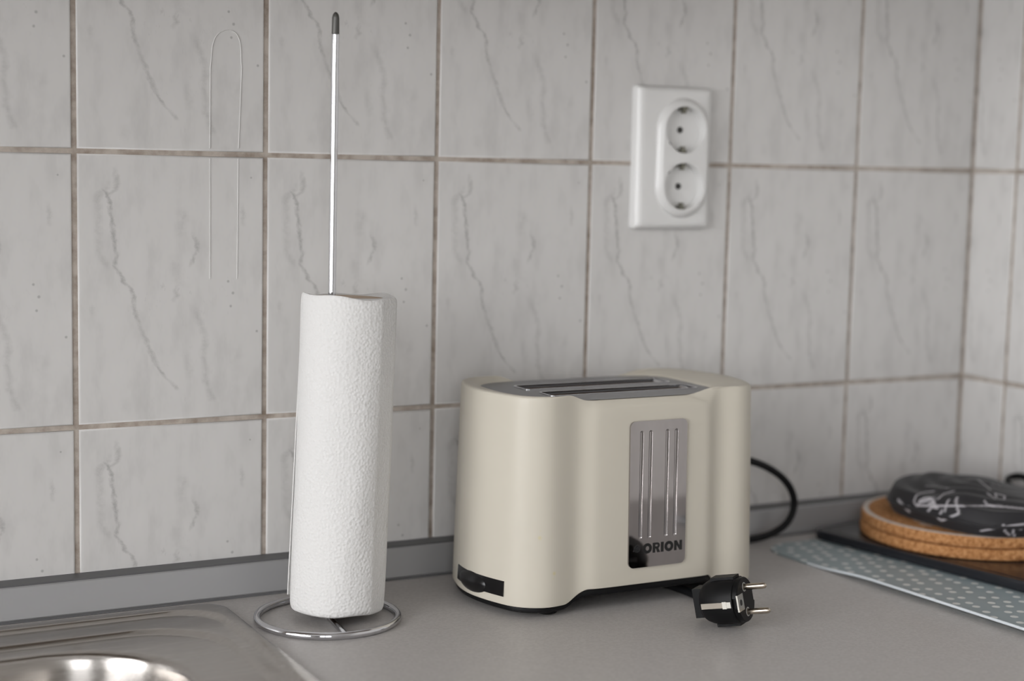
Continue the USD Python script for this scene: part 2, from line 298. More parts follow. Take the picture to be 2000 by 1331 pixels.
# tiled walls: x across, z up, joints recessed
W, H, J, TT = .15, .20927709, .0038, .007
XC, DR = .899886, .0592        # the corner; the cut tile beside it on the right wall
def tile_mesh(w, h, u0=0., u1=1., v0=0., v1=1.):
    "front at y = 0 facing -y, lower left corner at the origin"
    rings, ins = [], [(TT, 0), (.0012, 0), (.0003, .0005), (0, .0017)]
    for d, i in ins: rings.append([(i, d, i), (w - i, d, i), (w - i, d, h - i), (i, d, h - i)])
    m = loft(rings, cap1=True)
    v = np.array(m.vertices); f = np.array(m.faces)
    uv = np.c_[u0 + (u1 - u0) * v[:, 0] / w, v0 + (v1 - v0) * (1 - v[:, 2] / h)]
    return (v, f), uv
wb = thing('wall_back', 'wall of grey marbled ceramic tiles behind the worktop', None, kind='structure')
obj('plaster', bx(XL, 1.0, TT + .001, .12, ZF, ZCEIL), 'plaster', wb, smooth=False)
obj('grout', bx(-.62, XC + .003, .0013, TT + .002, -.155, 3 * H), 'grout', wb, smooth=False)
wr = thing('wall_right', 'adjoining tiled wall at the right end of the worktop', None, kind='structure')
obj('plaster', bx(XC + TT + .001, 1.0, YR - .12, TT + .001, ZF, ZCEIL), 'plaster', wr, smooth=False)
obj('grout', bx(XC + .0013, XC + TT + .002, -.66, .0013, -.155, 3 * H), 'grout', wr, smooth=False)
for r in range(-1, 3):
    zlo, zhi = (r * H + J / 2, (r + 1) * H - J / 2)
    v1 = 1.
    if r == -1: v1 = (zhi + .150) / (zhi - zlo); zlo = -.150
    for c in range(-4, 6):
        x0, x1 = c * W + J / 2, (c + 1) * W - J / 2
        mm, uv = tile_mesh(x1 - x0, zhi - zlo, 0, 1, 0, v1)
        p = obj('tile', mm, 'tile_glaze', wb, smooth=True, uv=uv)
        UsdGeom.Xformable(p).AddTranslateOp().Set(Gf.Vec3d(x0 + rng.normal(0, .00012), rng.uniform(-.0001, .0002), zlo))
    for k in range(5):
        a, b = ((0.0015, DR - J / 2) if k == 0 else (DR + (k - 1) * W + J / 2, DR + k * W - J / 2))
        mm, uv = tile_mesh(b - a, zhi - zlo, (0 if k else 1 - (b - a) / (W - J)), 1, 0, v1)
        v, f = mm; v = np.c_[v[:, 1] + XC, -(a + v[:, 0]), v[:, 2] + zlo]
        obj('tile', (v, f), 'tile_glaze', wr, smooth=True, uv=uv)
# faint outline left on the tiles by a glued rack (two lines joined by an arch)
arch = spline([(.1046, .2764), (.1067, .2940), (.1103, .3012), (.1165, .3047), (.1239, .3036), (.1285, .2952), (.1298, .2776)], 40)
for pl in (np.vstack([[(.1043, .2135)], arch, [(.1275, .2141)]]), np.array([(.1043, .2056), (.1044, .160), (.1044, .1119)]), np.array([(.1271, .2061), (.1268, .16), (.1265, .1116)])):
    P = np.c_[pl[:, 0], np.full(len(pl), -.0001), pl[:, 1]]
    t = tube(P, .00036, 6); obj('residue_line', t, 'residue', wb, smooth=60, label='faint white outline of an old fixing on the tile')

# worktop with the sink cut out
sx0, sx1, sy0, sy1 = -.78, .1035, -.53, -.0335
wt = m3.Manifold.cube([XC + .001 + 1.5, .607, .038]).translate([-1.5, -.6, ZC - .038]) - m3.Manifold.cube([sx1 - sx0 - .03, sy1 - sy0 - .03, .2]).translate([sx0 + .015, sy0 + .015, ZC - .1])
tag(obj('worktop', wt, 'worktop_laminate', None, smooth=False), 'long grey speckled laminate worktop along the tiled wall', 'worktop')
base = thing('base_cabinet', 'cabinet carcass carrying the grey worktop', 'cabinet')
obj('body', cat_mesh(bx(.16, XC - .002, -.55, -.002, ZF + .10, ZC - .038), bx(.16, XC - .002, -.50, -.002, ZF, ZF + .10), bx(-1.5, .16, -.55, -.53, ZF + .10, ZC - .038), bx(-1.5, -1.48, -.53, -.002, ZF, ZC - .038)), 'cabinet_front', base, smooth=False)
for k in range(4): obj('door', cbox(-1.5 + k * .6 + .003, -1.5 + (k + 1) * .6 - .003, -.568, -.55, ZF + .11, ZC - .045, .002), 'cabinet_front', base, smooth=False)

up = thing('added_shade_cabinet', 'unseen brown wall cabinet added to shade the top tiles', 'cabinet')  # out of view, added to darken the upper tiles
obj('body', bx(-1.45, .62, -.310, -.001, .405, 1.15), 'cabinet_wood', up, smooth=False)
for k in range(3):
    d_ = obj('door', cbox(-1.45 + k * .69 + .002, -1.45 + (k + 1) * .69 - .002, -.329, -.311, .400, 1.15, .002), 'cabinet_wood', up, smooth=False)
def trim(name, label, along):
    "wall profile of the worktop: along = True on the back wall"
    t = thing(name, label, None, kind='structure')
    L0, L1 = (-1.45, XC) if along else (-.6, -.021)
    prof_face = [(0, ZC + .0015), (-.0195, ZC + .0015), (-.0205, ZC + .003), (-.0150, ZC + .0254), (-.0140, ZC + .0262), (0, ZC + .0262)]
    prof_top = [(0, ZC + .0262), (-.0138, ZC + .0262), (-.0125, ZC + .0274), (-.0005, ZC + .0284), (0, ZC + .0284)]
    prof_bot = [(0, ZC + .0001), (-.0208, ZC + .0001), (-.0202, ZC + .0016), (0, ZC + .0016)]
    for nm, pr, m in (('profile', prof_face, 'trim_silver'), ('seal', prof_top, 'seal_grey'), ('seal', prof_bot, 'seal_grey')):
        e = extrude(Polygon(pr), L1 - L0); v = np.array(e.vertices)
        v = np.c_[L0 + v[:, 2], v[:, 0], v[:, 1]] if along else np.c_[XC + v[:, 0], L0 + v[:, 2], v[:, 1]]
        q = trimesh.Trimesh(v, e.faces, process=False); outward(q); obj(nm, q, m, t, smooth=25)
trim('trim_1', 'silver grey worktop edge profile along the tiled wall', True)

# steel sink
snk = thing('kitchen_sink', 'stainless steel inset sink with a rounded bowl at the left', 'sink', (0, 0, ZC))
NB = 12
def sr(x0, x1, y0, y1, r, z): return flat(rrect(x0, x1, y0, y1, r, NB), z)
r0 = []
for ins, z, r in ((0, .0003, .020), (.0008, .0022, .020), (.0022, .0034, .0195), (.0050, .0036, .019), (.0105, .0036, .033), (.0122, .0030, .035), (.0142, .0012, .036), (.0165, .0006, .038)):
    r0.append(sr(sx0 + ins, sx1 - ins, sy0 + ins, sy1 - ins, r, z))
b0 = (-.36, .0800, -.490, -.0745); b1 = (-.33, .038, -.45, -.094)
def lerp_r(ins, z, r): return sr(b0[0] + ins, b0[1] - ins, b0[2] + ins, b0[3] - ins, r, z)
for ins, z, r in ((-.0015, .0006, .060), (.0004, .0002, .060), (.0026, -.0019, .060), (.0048, -.0026, .060)): r0.append(lerp_r(ins, z, r))
def bowl(ins, z, r): return sr(b1[0] + ins, b1[1] - ins, b1[2] + ins, b1[3] - ins, r, z)
for ins, z, r in ((-.002, -.0027, .086), (0, -.0029, .084), (.0018, -.0034, .083), (.0034, -.0046, .082), (.0046, -.0065, .081), (.0054, -.0090, .080), (.0066, -.015, .079), (.0105, -.040, .076), (.020, -.100, .068), (.027, -.135, .060), (.040, -.152, .048), (.065, -.160, .03)): r0.append(bowl(ins, z, r))
sm = loft(r0, cap1=True)
obj('basin', sm, 'brushed_steel', snk, smooth=40)
obj('drain', cat_mesh(trimesh.creation.cylinder(.028, .004, transform=trimesh.transformations.translation_matrix([-.15, -.275, -.1585]))), 'chrome_satin', snk)

# ---------------------------------------------------------------- paper roll and its holder
RC = np.array([.1640, -.1039]); RV = np.array([.8805, -.4740]); FV = np.array([.4740, .8805])
hold = thing('paper_towel_holder', 'chrome wire paper towel holder with a tall upright rod', 'holder', (RC[0], RC[1], ZC))
a = np.linspace(0, 2 * np.pi, 96, endpoint=False); tr = .0028
obj('base_ring', tube(np.c_[.0534 * np.cos(a), .0534 * np.sin(a), np.full(96, tr)], tr, 14, closed=True), 'chrome', hold, smooth=60)
dirv = -FV * .93 + RV * .36; a0 = math.atan2(dirv[1], dirv[0])
for k in range(2):
    t = a0 + k * np.pi
    obj('spoke', tube([(0, 0, tr), (.030 * math.cos(t), .030 * math.sin(t), tr), (.0530 * math.cos(t), .0530 * math.sin(t), tr)], .0024, 10), 'chrome', hold, smooth=60)
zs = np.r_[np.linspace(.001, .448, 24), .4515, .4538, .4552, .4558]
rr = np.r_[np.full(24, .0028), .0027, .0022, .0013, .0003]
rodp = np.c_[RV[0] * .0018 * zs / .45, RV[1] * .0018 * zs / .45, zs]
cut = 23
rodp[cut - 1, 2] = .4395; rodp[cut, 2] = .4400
obj('rod', tube(rodp[:cut], rr[:cut], 16), 'chrome', hold, smooth=60)
obj('rod_tip', tube(rodp[cut:], np.r_[.0029, rr[cut + 1:]], 16), 'rod_dark_reflection', hold, smooth=60, label='rod tip with its dark reflection painted in as grey')

rb, rt = RV * .0066 + FV * .0080, RV * .0121 + FV * .0172
Hh, R0 = .2400, .0358
base_xy = RC + rb
roll = thing('paper_towel_roll', 'white embossed paper towel roll standing on the chrome holder', 'paper towel', (base_xy[0], base_xy[1], ZC + .0069))
lean_ax = np.r_[(rt - rb) / Hh, 1.0]; lean_ax /= np.linalg.norm(lean_ax)
LX = np.cross([0, 1, 0], lean_ax); LX /= np.linalg.norm(LX); LEAN = np.column_stack([LX, np.cross(lean_ax, LX), lean_ax])
shear = np.zeros(2)
tv = math.atan2(-FV[1], -FV[0])                   # angle of the side towards the viewer
th = np.linspace(0, 2 * np.pi, 180, endpoint=False)
def rad(t, z):
    r = np.full_like(t, R0)
    for tm, d in ((math.radians(66), .962), (math.radians(-120), .975), (math.radians(168), .97)):
        w = np.cos(t - (tv + tm)); r = np.where(w > .25, np.minimum(r, R0 * d / np.maximum(w, .25)), r)
    return r + .00035 * np.sin(3 * t + 14 * z) + .00025 * np.sin(5 * t - 30 * z)
rings = []
for z in np.r_[0, .0012, .003, np.linspace(.006, Hh - .004, 46), Hh - .0015, Hh]:
    e = .0022 * np.exp(-z / .0015) + .0012 * np.exp(-(Hh - z) / .0012)
    wob = .0006 * meshkit.noise(np.c_[3 * np.cos(th), 3 * np.sin(th), np.full(180, z * 30)], 3)
    zz = z + (.0012 * np.sin(2 * th + 1.) + .0008 * np.sin(5 * th)) * (z > Hh - .003) + .0016 * np.maximum(0, np.cos(th - tv - .55)) ** 12 * (z < .004)
    r = rad(th, z) - e + wob
    rings.append(np.c_[r * np.cos(th) + shear[0] * z, r * np.sin(th) + shear[1] * z, zz])
top, bot = rings[-1], rings[0]
rc = .0246
hole = lambda z, rad_: np.c_[rad_ * np.cos(th) + shear[0] * z, rad_ * np.sin(th) + shear[1] * z, np.full(180, z)]
body = loft([hole(.0008, rc + .001)] + rings + [hole(Hh - .0008, rc + .001), hole(Hh - .003, rc + .0006)])
obj('paper', turned(outward(body), LEAN), 'paper', roll, smooth=50)
obj('core', turned(loft([hole(.0005, rc + .0009), hole(Hh - .0009, rc + .0009), hole(Hh - .0009, rc), hole(.0005, rc), hole(.0005, rc + .0009)]), LEAN), 'cardboard', roll, smooth=40)
# loose end of the outer sheet, standing off at the left behind the roll
al = tv - math.radians(90)                        # left silhouette
fl = []
for z in np.linspace(.0065, Hh - .002, 30):
    k = 1 - .75 * z / Hh; row = []
    for s in np.linspace(0, 1, 14):
        ang = al - math.radians(62) + math.radians(50) * s
        r = R0 * 1.004 + .0052 * k * s ** 1.6
        row.append((r * math.cos(ang) + shear[0] * z, r * math.sin(ang) + shear[1] * z, z + .0006 * math.sin(9 * s + 40 * z) * (z < .01)))
    fl.append(row)
fl = np.array(fl)
inner = fl.copy(); cen = np.stack([shear[0] * fl[..., 2], shear[1] * fl[..., 2]], -1); dd = fl[..., :2] - cen; inner[..., :2] = cen + dd * (1 - .0007 / np.linalg.norm(dd, axis=-1, keepdims=True))
sheet = loft([np.vstack([fl[k], inner[k][::-1]]) for k in range(len(fl))], cap0=True, cap1=True)
obj('loose_sheet', turned(outward(sheet), LEAN), 'paper', roll, smooth=50)

# ---------------------------------------------------------------- double socket
sk = thing('double_socket', 'white double wall socket with two round outlets on the tiles', 'socket', (.5311, 0, .2148))
pw, ph = .0402, .0638
prs = [flat(rrect(-pw, pw, -ph, ph, .003, 6), .0001), flat(rrect(-pw, pw, -ph, ph, .003, 6), .0050), flat(rrect(-pw + .0012, pw - .0012, -ph + .0012, ph - .0012, .003, 6), .0082), flat(rrect(-pw + .004, pw - .004, -ph + .0030, ph - .0030, .003, 6), .0105), flat(rrect(-pw + .008, pw - .008, -ph + .006, ph - .006, .003, 6), .0112)]
cy = [.0252, -.0252]
stad = affinity.translate(Polygon(Point(0, cy[0]).buffer(.0290, 32).union(Point(0, cy[1]).buffer(.0290, 32)).convex_hull.exterior.coords), .0075, 0)
plate = m3.Manifold(m3.Mesh(np.asarray(loft(prs, cap0=True, cap1=True).vertices, np.float32), np.asarray(loft(prs, cap0=True, cap1=True).faces, np.uint32)))
def stad_ring(off, z):
    p = stad.buffer(off, 32).exterior; n = 96
    q = np.array([p.interpolate(i / n, normalized=True).coords[0] for i in range(n)]); return flat(q, z)
collar = loft([stad_ring(0, .006), stad_ring(-.0006, .0115), stad_ring(-.0026, .0142), stad_ring(-.0054, .0160), stad_ring(-.0066, .0162)][::1], cap0=True, cap1=True)
def to_man(t):
    t = outward(trimesh.Trimesh(t.vertices, t.faces, process=True)); return m3.Manifold(m3.Mesh(np.asarray(t.vertices, np.float32), np.asarray(t.faces, np.uint32)))
plate, collar = to_man(loft(prs, cap0=True, cap1=True)), to_man(collar)
RW, RD = .0212, .0160
def well(y, r, z0, z1): return m3.Manifold.cylinder(z1 - z0, r, r * 1.03, 64).translate([.0075, y, z0])
front = collar
for y in cy: front = front - well(y, RW, .0005, .03); plate = plate - well(y, RW + .001, .0003, .03)
RXY = np.array([[1, 0, 0], [0, 0, -1], [0, 1, 0]], float)      # (x, y, z) -> (x, -z, y): out of the wall
def wallward(m):
    v, f, _ = meshkit.arrays(m); return turned(trimesh.Trimesh(v, f, process=False), RXY)
obj('cover_plate', wallward(plate), 'socket_plastic', sk, smooth=30)
obj('collar', wallward(front), 'socket_plastic', sk, smooth=30)
for i, y in enumerate(cy):
    cup = m3.Manifold.cylinder(.0148, RW + .0008, RW + .0008, 64).translate([.0075, y, .0003]) - well(y, RW - .0006, .0058, .03)
    for s in (-1, 1): cup = cup - m3.Manifold.cylinder(.01, .0026, .0026, 24).translate([.0075 + s * .0095, y, .0046])
    cp = obj('outlet', wallward(cup), 'socket_plastic', sk, smooth=30)
    obj('screw', wallward(m3.Manifold.cylinder(.0012, .0030, .0026, 24).translate([.0075, y, .0056])), 'socket_dark', cp, smooth=30)
    for s in (-1, 1):
        clip = m3.Manifold.cube([.0052, .0030, .0095], True).translate([.0075, y + s * (RW - .0022), .0090]) + m3.Manifold.cube([.0036, .0026, .003], True).translate([.0075, y + s * (RW - .0052), .0110])
        obj('earth_clip', wallward(clip), 'clip_metal', cp, smooth=False)
        obj('shutter', wallward(m3.Manifold.cylinder(.0007, .0025, .0025, 24).translate([.0075 + s * .0095, y, .0049])), 'socket_plastic', cp, smooth=30)
    a = math.radians(222 if i == 0 else 138)
    n = m3.Manifold.cube([.0034, .0034, .006], True).rotate([0, 0, math.degrees(a)]).translate([.0075 + (RW - .0017) * math.cos(a), y + (RW - .0017) * math.sin(a), .0078])
    obj('dark_block', wallward(n), 'socket_dark', cp, smooth=False)  # small dark block at the side of the outlet floor

# ---------------------------------------------------------------- toaster
T0 = np.array([.407, -.1045, ZC])
toa = thing('toaster', 'cream two slot toaster with a grooved steel plaque on its front', 'toaster', T0)
half = [(-.1257, 0), (-.1250, .0103), (-.1177, .0392), (-.1108, .0533), (-.0955, .0647), (-.0870, .0667), (-.0800, .0663), (-.0725, .0648), (-.0655, .0632), (-.0600, .0627), (-.0545, .0637), (-.0475, .0657), (-.040, .0665), (-.010, .0666), (.010, .0667), (.038, .0666), (.054, .0665), (.0610, .0658), (.0672, .0632), (.0720, .0616), (.0775, .0620), (.086, .0640), (.0965, .0640), (.1120, .0543), (.1200, .0400), (.1270, .0110), (.1280, 0)]
loop = [(u, -v) for u, v in half] + [(u, v) for u, v in half[-2:0:-1]]
NT = 300
dense = spline(np.array(loop + [loop[0]]), 4000, True)
dl = np.r_[0, np.cumsum(np.linalg.norm(np.diff(np.vstack([dense, dense[:1]]), axis=0), axis=1))]
OUT = np.array([np.interp(np.linspace(0, dl[-1], NT, endpoint=False), dl, np.r_[dense[:, k], dense[0, k]]) for k in (0, 1)]).T   # starts at the left front, runs anticlockwise seen from above
sstep = lambda x, a, b: (lambda t: t * t * (3 - 2 * t))(np.clip((x - a) / (b - a), 0, 1))
def wmid(u): return sstep(u, -.0725, -.0500) * (1 - sstep(u, .0620, .0770))
wm_ = wmid(OUT[:, 0]) * (np.abs(OUT[:, 1]) > .045)
nrm = np.roll(OUT, -1, 0) - np.roll(OUT, 1, 0); nrm = np.c_[nrm[:, 1], -nrm[:, 0]]; nrm /= np.linalg.norm(nrm, axis=1, keepdims=True)
def ring_at(inset, z): return np.c_[OUT - nrm * np.asarray(inset)[:, None], z]
def plate_ring(grow=0.):
    a, b, c = .0905 + grow, .0575 + grow, -.008
    ang = np.arctan2(OUT[:, 1] / .067, (OUT[:, 0] - .001) / .127)
    cs, sn = np.cos(ang), np.sin(ang); k = (np.abs(cs) ** 5 + np.abs(sn) ** 5) ** (-1 / 5)
    return np.c_[c + a * k * cs, b * k * sn]
PL = plate_ring()
zb = .0085 + .0100 * wm_
rings = []
def taper(z): return .0044 * np.clip(np.asarray(z) / .17, 0, 1) ** 1.15
inner_b = ring_at(np.full(NT, .0025), zb + .0005)
rings.append(inner_b)
rings.append(ring_at(taper(zb) + .0006, zb)); rings.append(ring_at(taper(zb + .0008), zb + .0008))
for k in np.linspace(.08, .92, 12):
    z = zb + k * ((.1655 - .0110 * wm_) - zb); rings.append(ring_at(taper(z), z))
cap_s, cap_z = [0, .010, .030, .075, .18, .36, .60, .82, 1], [.1655, .1688, .1706, .1717, .1722, .1720, .1708, .1690, .1672]
mid_s, mid_z = [0, .03, .08, .17, .30, .48, .66, .84, 1], [.1545, .1580, .1600, .1614, .1627, .1642, .1655, .1664, .1672]
o16 = ring_at(taper(np.full(NT, .165)), np.full(NT, 0.))[:, :2]
for cs, cz, ms, mz in zip(cap_s, cap_z, mid_s, mid_z):
    s = cs * (1 - wm_) + ms * wm_; z = cz * (1 - wm_) + mz * wm_
    rings.append(np.c_[o16 + (PL - o16) * s[:, None], z])
rings.append(np.c_[PL, np.full(NT, .1640)])
obj('shell', outward(loft(rings)), 'cream_plastic', toa, smooth=50)
# black base with the arch under the middle
zl = .0035 + .0085 * wm_
bi = [ring_at(np.full(NT, .016), zl + .001), ring_at(np.full(NT, .0045), zl), ring_at(np.full(NT, .0022), zl + .0012), ring_at(np.full(NT, .0019), zl + .004), ring_at(np.full(NT, .0032), zb + .004), ring_at(np.full(NT, .0034), zb + .012)]
obj('base', outward(loft(bi, cap0=True, cap1=True)), 'black_plastic', toa, smooth=40)
for sx in (-.080, .082):
    for sy in (-.0545, .0545):
        obj('foot', turned(lathe([(.0070, 0), (.0080, .0008), (.0080, .006)], 24), np.eye(3), (sx, sy * .92, 0)), 'black_plastic', toa)
# top plate with two slots
pp = Polygon(PL).buffer(-.0002)
slots = [sbox(-.070, .0080, .068, .0300), sbox(-.068, -.0300, .070, -.0090)]
slots = [s.buffer(-.004).buffer(.004) for s in slots]
top = extrude(pp.difference(slots[0]).difference(slots[1]), .0018); top.apply_translation([0, 0, .1655])
tp = obj('top_plate', top, 'toaster_plate', toa, smooth=30)
for s in slots:
    lip = s.buffer(.0016, 8).difference(s.buffer(-.0004)); e = extrude(lip, .0011); e.apply_translation([0, 0, .1668]); obj('slot_rim', e, 'chrome_satin', tp, smooth=30)
for s, yy in zip(slots, (.0190, -.0195)):
    w = extrude(s.buffer(.0012).difference(s.buffer(.0002)), .12); w.apply_translation([0, 0, .046])
    fl_ = extrude(s.buffer(.0012), .001); fl_.apply_translation([0, 0, .045])
    ln = obj('slot_liner', cat_mesh(w, fl_), 'slot_metal', toa, smooth=30)
    for q in range(8):
        for d in (-1, 1):
            x = -.050 + q * .015
            obj('guide_wire', tube([(x, yy + d * .0102, .163), (x, yy + d * .0080, .157), (x, yy + d * .0075, .07)], .0008, 6), 'chrome_satin', ln, smooth=60)
    obj('guide_plate', cbox(.0615, .0655, yy - .006, yy + .006, .158, .1676, .0012), 'chrome', ln, smooth=30)
# plaque
pq = affinity.scale(Polygon(rrect(-.0268, .0268, .0320, .1492, .0048, 8)), 1, 1)
pl3 = m3.Manifold.extrude(m3.CrossSection([np.array(pq.exterior.coords)[:-1]]), .0016)
for fx in (.195, .352, .645, .805):
    x = -.0268 + .0536 * fx; z0, z1, gr = .0565, .1400, .0019
    cap = m3.Manifold.batch_hull([m3.Manifold.sphere(gr, 20).translate([x, z0, .0016 + .0010]), m3.Manifold.sphere(gr, 20).translate([x, z1, .0016 + .0010])]); pl3 = pl3 - cap
PX, PY = .0103, -.0664
v, f, _ = meshkit.arrays(pl3); pt = trimesh.Trimesh(np.c_[v[:, 0] + PX, PY + .0004 - v[:, 2], v[:, 1]], f, process=False)
tl = math.radians(-1.35)                                         # leans with the shell's taper
def lean(m): 
    R = trimesh.transformations.rotation_matrix(tl, [1, 0, 0], [0, PY, .032]); m = m.copy(); m.apply_transform(R); return m
plq = obj('plaque', lean(outward(pt)), 'plaque_steel', toa, smooth=25, label='polished steel plaque with four grooves')
def letter(c):
    "heavy rounded capitals on a unit height"
    w = .30
    if c == 'O': return affinity.translate(affinity.scale(Point(0, 0).buffer(.5, 24), .98, 1.04), .49, .5).difference(affinity.translate(affinity.scale(Point(0, 0).buffer(.5, 24), .40, .46), .49, .5)), .98
    if c == 'I': return sbox(0, 0, w, 1), w
    if c == 'N': return sbox(0, 0, .27, 1).union(sbox(.60, 0, .87, 1)).union(Polygon([(0, 1), (.27, 1), (.87, 0), (.60, 0)])), .87
    bowl_ = sbox(0, .40, .45, 1).union(affinity.translate(Point(0, 0).buffer(.30, 24), .47, .70)); cut_ = sbox(.27, .60, .44, .80).union(affinity.translate(Point(0, 0).buffer(.10, 16), .45, .70))
    return sbox(0, 0, .27, 1).union(bowl_).difference(cut_).union(Polygon([(.34, .46), (.60, .46), (.82, 0), (.50, 0)])), .80
xx, gl = 0., []
for ch in 'ORION':
    g, wd = letter(ch); gl.append(affinity.translate(g, xx, 0)); xx += wd + .10
tx = cat_mesh(*[extrude(g, 1.) for gg in gl for g in getattr(gg, 'geoms', [gg])])
b = tx.bounds; tv_ = np.array(tx.vertices) - b[0]; tv_[:, 0] *= .0372 / (b[1, 0] - b[0, 0]); tv_[:, 1] *= .0083 / (b[1, 1] - b[0, 1]); tv_[:, 2] *= .0003
tm = trimesh.Trimesh(np.c_[tv_[:, 0] - .0032, PY - .0011 - tv_[:, 2], tv_[:, 1] + .0428], tx.faces, process=False)
obj('lettering', lean(outward(tm)), 'ink_black', plq, smooth=False)
em = cat_mesh(extrude(Point(0, 0).buffer(.0030, 24).difference(Point(.0004, .0003).buffer(.0019, 24)), .0003), extrude(affinity.rotate(affinity.scale(Point(0, 0).buffer(.0042, 24), 1, .28), 28), .0003))
em = trimesh.Trimesh(np.c_[em.vertices[:, 0] - .0088, PY - .0011 - em.vertices[:, 2], em.vertices[:, 1] + .0475], em.faces, process=False)
obj('emblem', lean(outward(em)), 'emblem_ink', plq, smooth=False)
# control at the lower left end
idx = [i for i in range(NT) if OUT[i, 0] < -.10 and -.0450 < OUT[i, 1] < .020]
idx = sorted(idx, key=lambda i: -OUT[i, 1])
ra = []
for z, o in ((.0150, -.001), (.0150, .0007), (.0156, .0010), (.0264, .0006), (.0270, .0003), (.0270, -.0016)):
    ra.append([(*(OUT[i] + nrm[i] * (o - taper(z))), z + .0) for i in idx])
ctl = outward(loft(ra, closed=False)); ctl = trimesh.Trimesh(ctl.vertices, ctl.faces, process=False)
cs_ = obj('control_panel', cat_mesh(ctl), 'black_gloss', toa, smooth=35, label='glossy black insert at the lower left end')
kn = trimesh.creation.icosphere(3); kv = kn.vertices * np.array([.0085, .0215, .0098]); kn = trimesh.Trimesh(kv, kn.faces)
kn = turned(kn, trimesh.transformations.rotation_matrix(math.radians(6), [0, 0, 1])[:3, :3], (-.1200, -.0075, .0192))
obj('knob', kn, 'black_gloss', cs_, smooth=60)
# cord: leaves the back right, loops beside the toaster, runs behind and under it to the plug
to = lambda p: np.array(p, float) - T0
cpts = [(.512, -.060, ZC + .094), (.545, -.044, -.0525), (.6038, -.042, -.0605), (.6307, -.0415, -.0716), (.6525, -.041, -.0902), (.6581, -.0405, -.1053), (.654, -.040, -.1197), (.6367, -.038, -.1320), (.6073, -.034, ZC + .0045), (.565, -.0275, ZC + .0037), (.535, -.0247, ZC + .0037), (.490, -.0245, ZC + .0037), (.455, -.0250, ZC + .0037), (.432, -.036, ZC + .0037), (.430, -.062, ZC + .0037), (.446, -.110, ZC + .0037), (.456, -.160, ZC + .0037), (.4535, -.195, ZC + .005), (.4470, -.216, ZC + .011)]
cord = obj('power_cord', tube([to(p) for p in spline(cpts, 150)], .00345, 12), 'cord_rubber', toa, smooth=60)
# plug, pins pointing right and a little towards the viewer
Rc, Uc, Bc = RM[:, 0], RM[:, 1], RM[:, 2]
D = math.cos(math.radians(30)) * (Rc * .987 + Uc * .16) + math.sin(math.radians(30)) * Bc; D /= np.linalg.norm(D)
S = Uc * .985 - Rc * .17; S = S - D * (S @ D); S /= np.linalg.norm(S); Q = np.cross(S, D)          # Q: towards the viewer's right or away
Q = -Q if Q @ Bc < 0 else Q
PR = np.column_stack([D, Q, S])
if np.linalg.det(PR) < 0: PR[:, 1] *= 1
prof = [(-.0165, .0100), (-.0155, .0128), (-.0125, .0152), (-.0085, .0168), (-.004, .0178), (.000, .0184), (.004, .0186), (.0125, .0186), (.0135, .0182), (.0138, .0172), (.0170, .0170), (.0177, .0163)]
aa = np.linspace(0, 2 * np.pi, 64, endpoint=False)
def prow(x, r):
    y, z = r * np.cos(aa), r * np.sin(aa); z = np.clip(z, -.0168, .0168); return np.c_[np.full(64, x), y, z]
pb = to_man(loft([prow(x, r) for x, r in prof], cap0=True, cap1=True))
pb = pb + m3.Manifold.cube([.0085, .0150, .0225], True).translate([-.0190, -.002, 0]) + m3.Manifold.cube([.019, .012, .0376], True).translate([.003, 0, 0])
pb = pb - m3.Manifold.cube([.006, .0050, .0080], True).translate([.0165, -.0168, 0]) - m3.Manifold.cube([.006, .0040, .0080], True).translate([.0165, .0172, 0])
for s in (-1, 1): pb = pb - m3.Manifold.cylinder(.004, .0036, .0036, 24).rotate([0, 90, 0]).translate([.0160, 0, s * .0095])
PC = np.array([.4327, -.2430, ZC + .021])
def place(m):
    v, f, _ = meshkit.arrays(m); q = trimesh.Trimesh(v @ PR.T, f, process=False); return outward(q)
body_ = place(pb); zmin = body_.vertices[:, 2].min(); PC[2] = ZC - zmin + .0002
off = PC - T0
def put(name, m, mt, par, smooth=30, label=None):
    q = place(m); q.apply_translation(off); return obj(name, q, mt, par, smooth=smooth, label=label)
plug = put('plug', pb, 'black_plastic', toa, 35, 'black round mains plug with two pins')
for s in (-1, 1):
    put('pin', turned(lathe([(.0022, -.004), (.0024, .0160), (.0021, .0182), (.0012, .0192), (0.0001, .0195)], 20), np.array([[0, 0, 1], [0, 1, 0], [-1, 0, 0]], float), (.0165, 0, s * .0095)), 'pin_metal', plug, 40)
    put('pin_collar', m3.Manifold.cylinder(.0016, .0035, .0035, 24).rotate([0, 90, 0]).translate([.0163, 0, s * .0095]) - m3.Manifold.cylinder(.01, .0028, .0028, 24).rotate([0, 90, 0]).translate([.014, 0, s * .0095]), 'pin_collar', plug, 40)
for s in (-1, 1):
    put('earth_strip', cat_mesh(bx(-.0115, .0065, s * .0182 - .0006, s * .0182 + .0006, -.0021, .0021)), 'strip_metal', plug, False)
    put('earth_clip', cat_mesh(bx(.0060, .0094, s * .0187 - .0007, s * .0187 + .0007, -.0027, .0027), bx(.0094, .0128, s * .0184 - .0007, s * .0184 + .0007, -.0023, .0023)), 'clip_bright', plug, False)
pk = m3.Manifold.cube([.0012, .0108, .0125], True).translate([.0178, .0118, 0]) - m3.Manifold.cylinder(.01, .0024, .0024, 20).rotate([0, 90, 0]).translate([.013, .0115, 0])
put('earth_socket', pk, 'clip_bright', plug, 30)
put('earth_hole', m3.Manifold.cylinder(.0008, .0023, .0023, 20).rotate([0, 90, 0]).translate([.0174, .0115, 0]), 'ink_black', plug, 30)

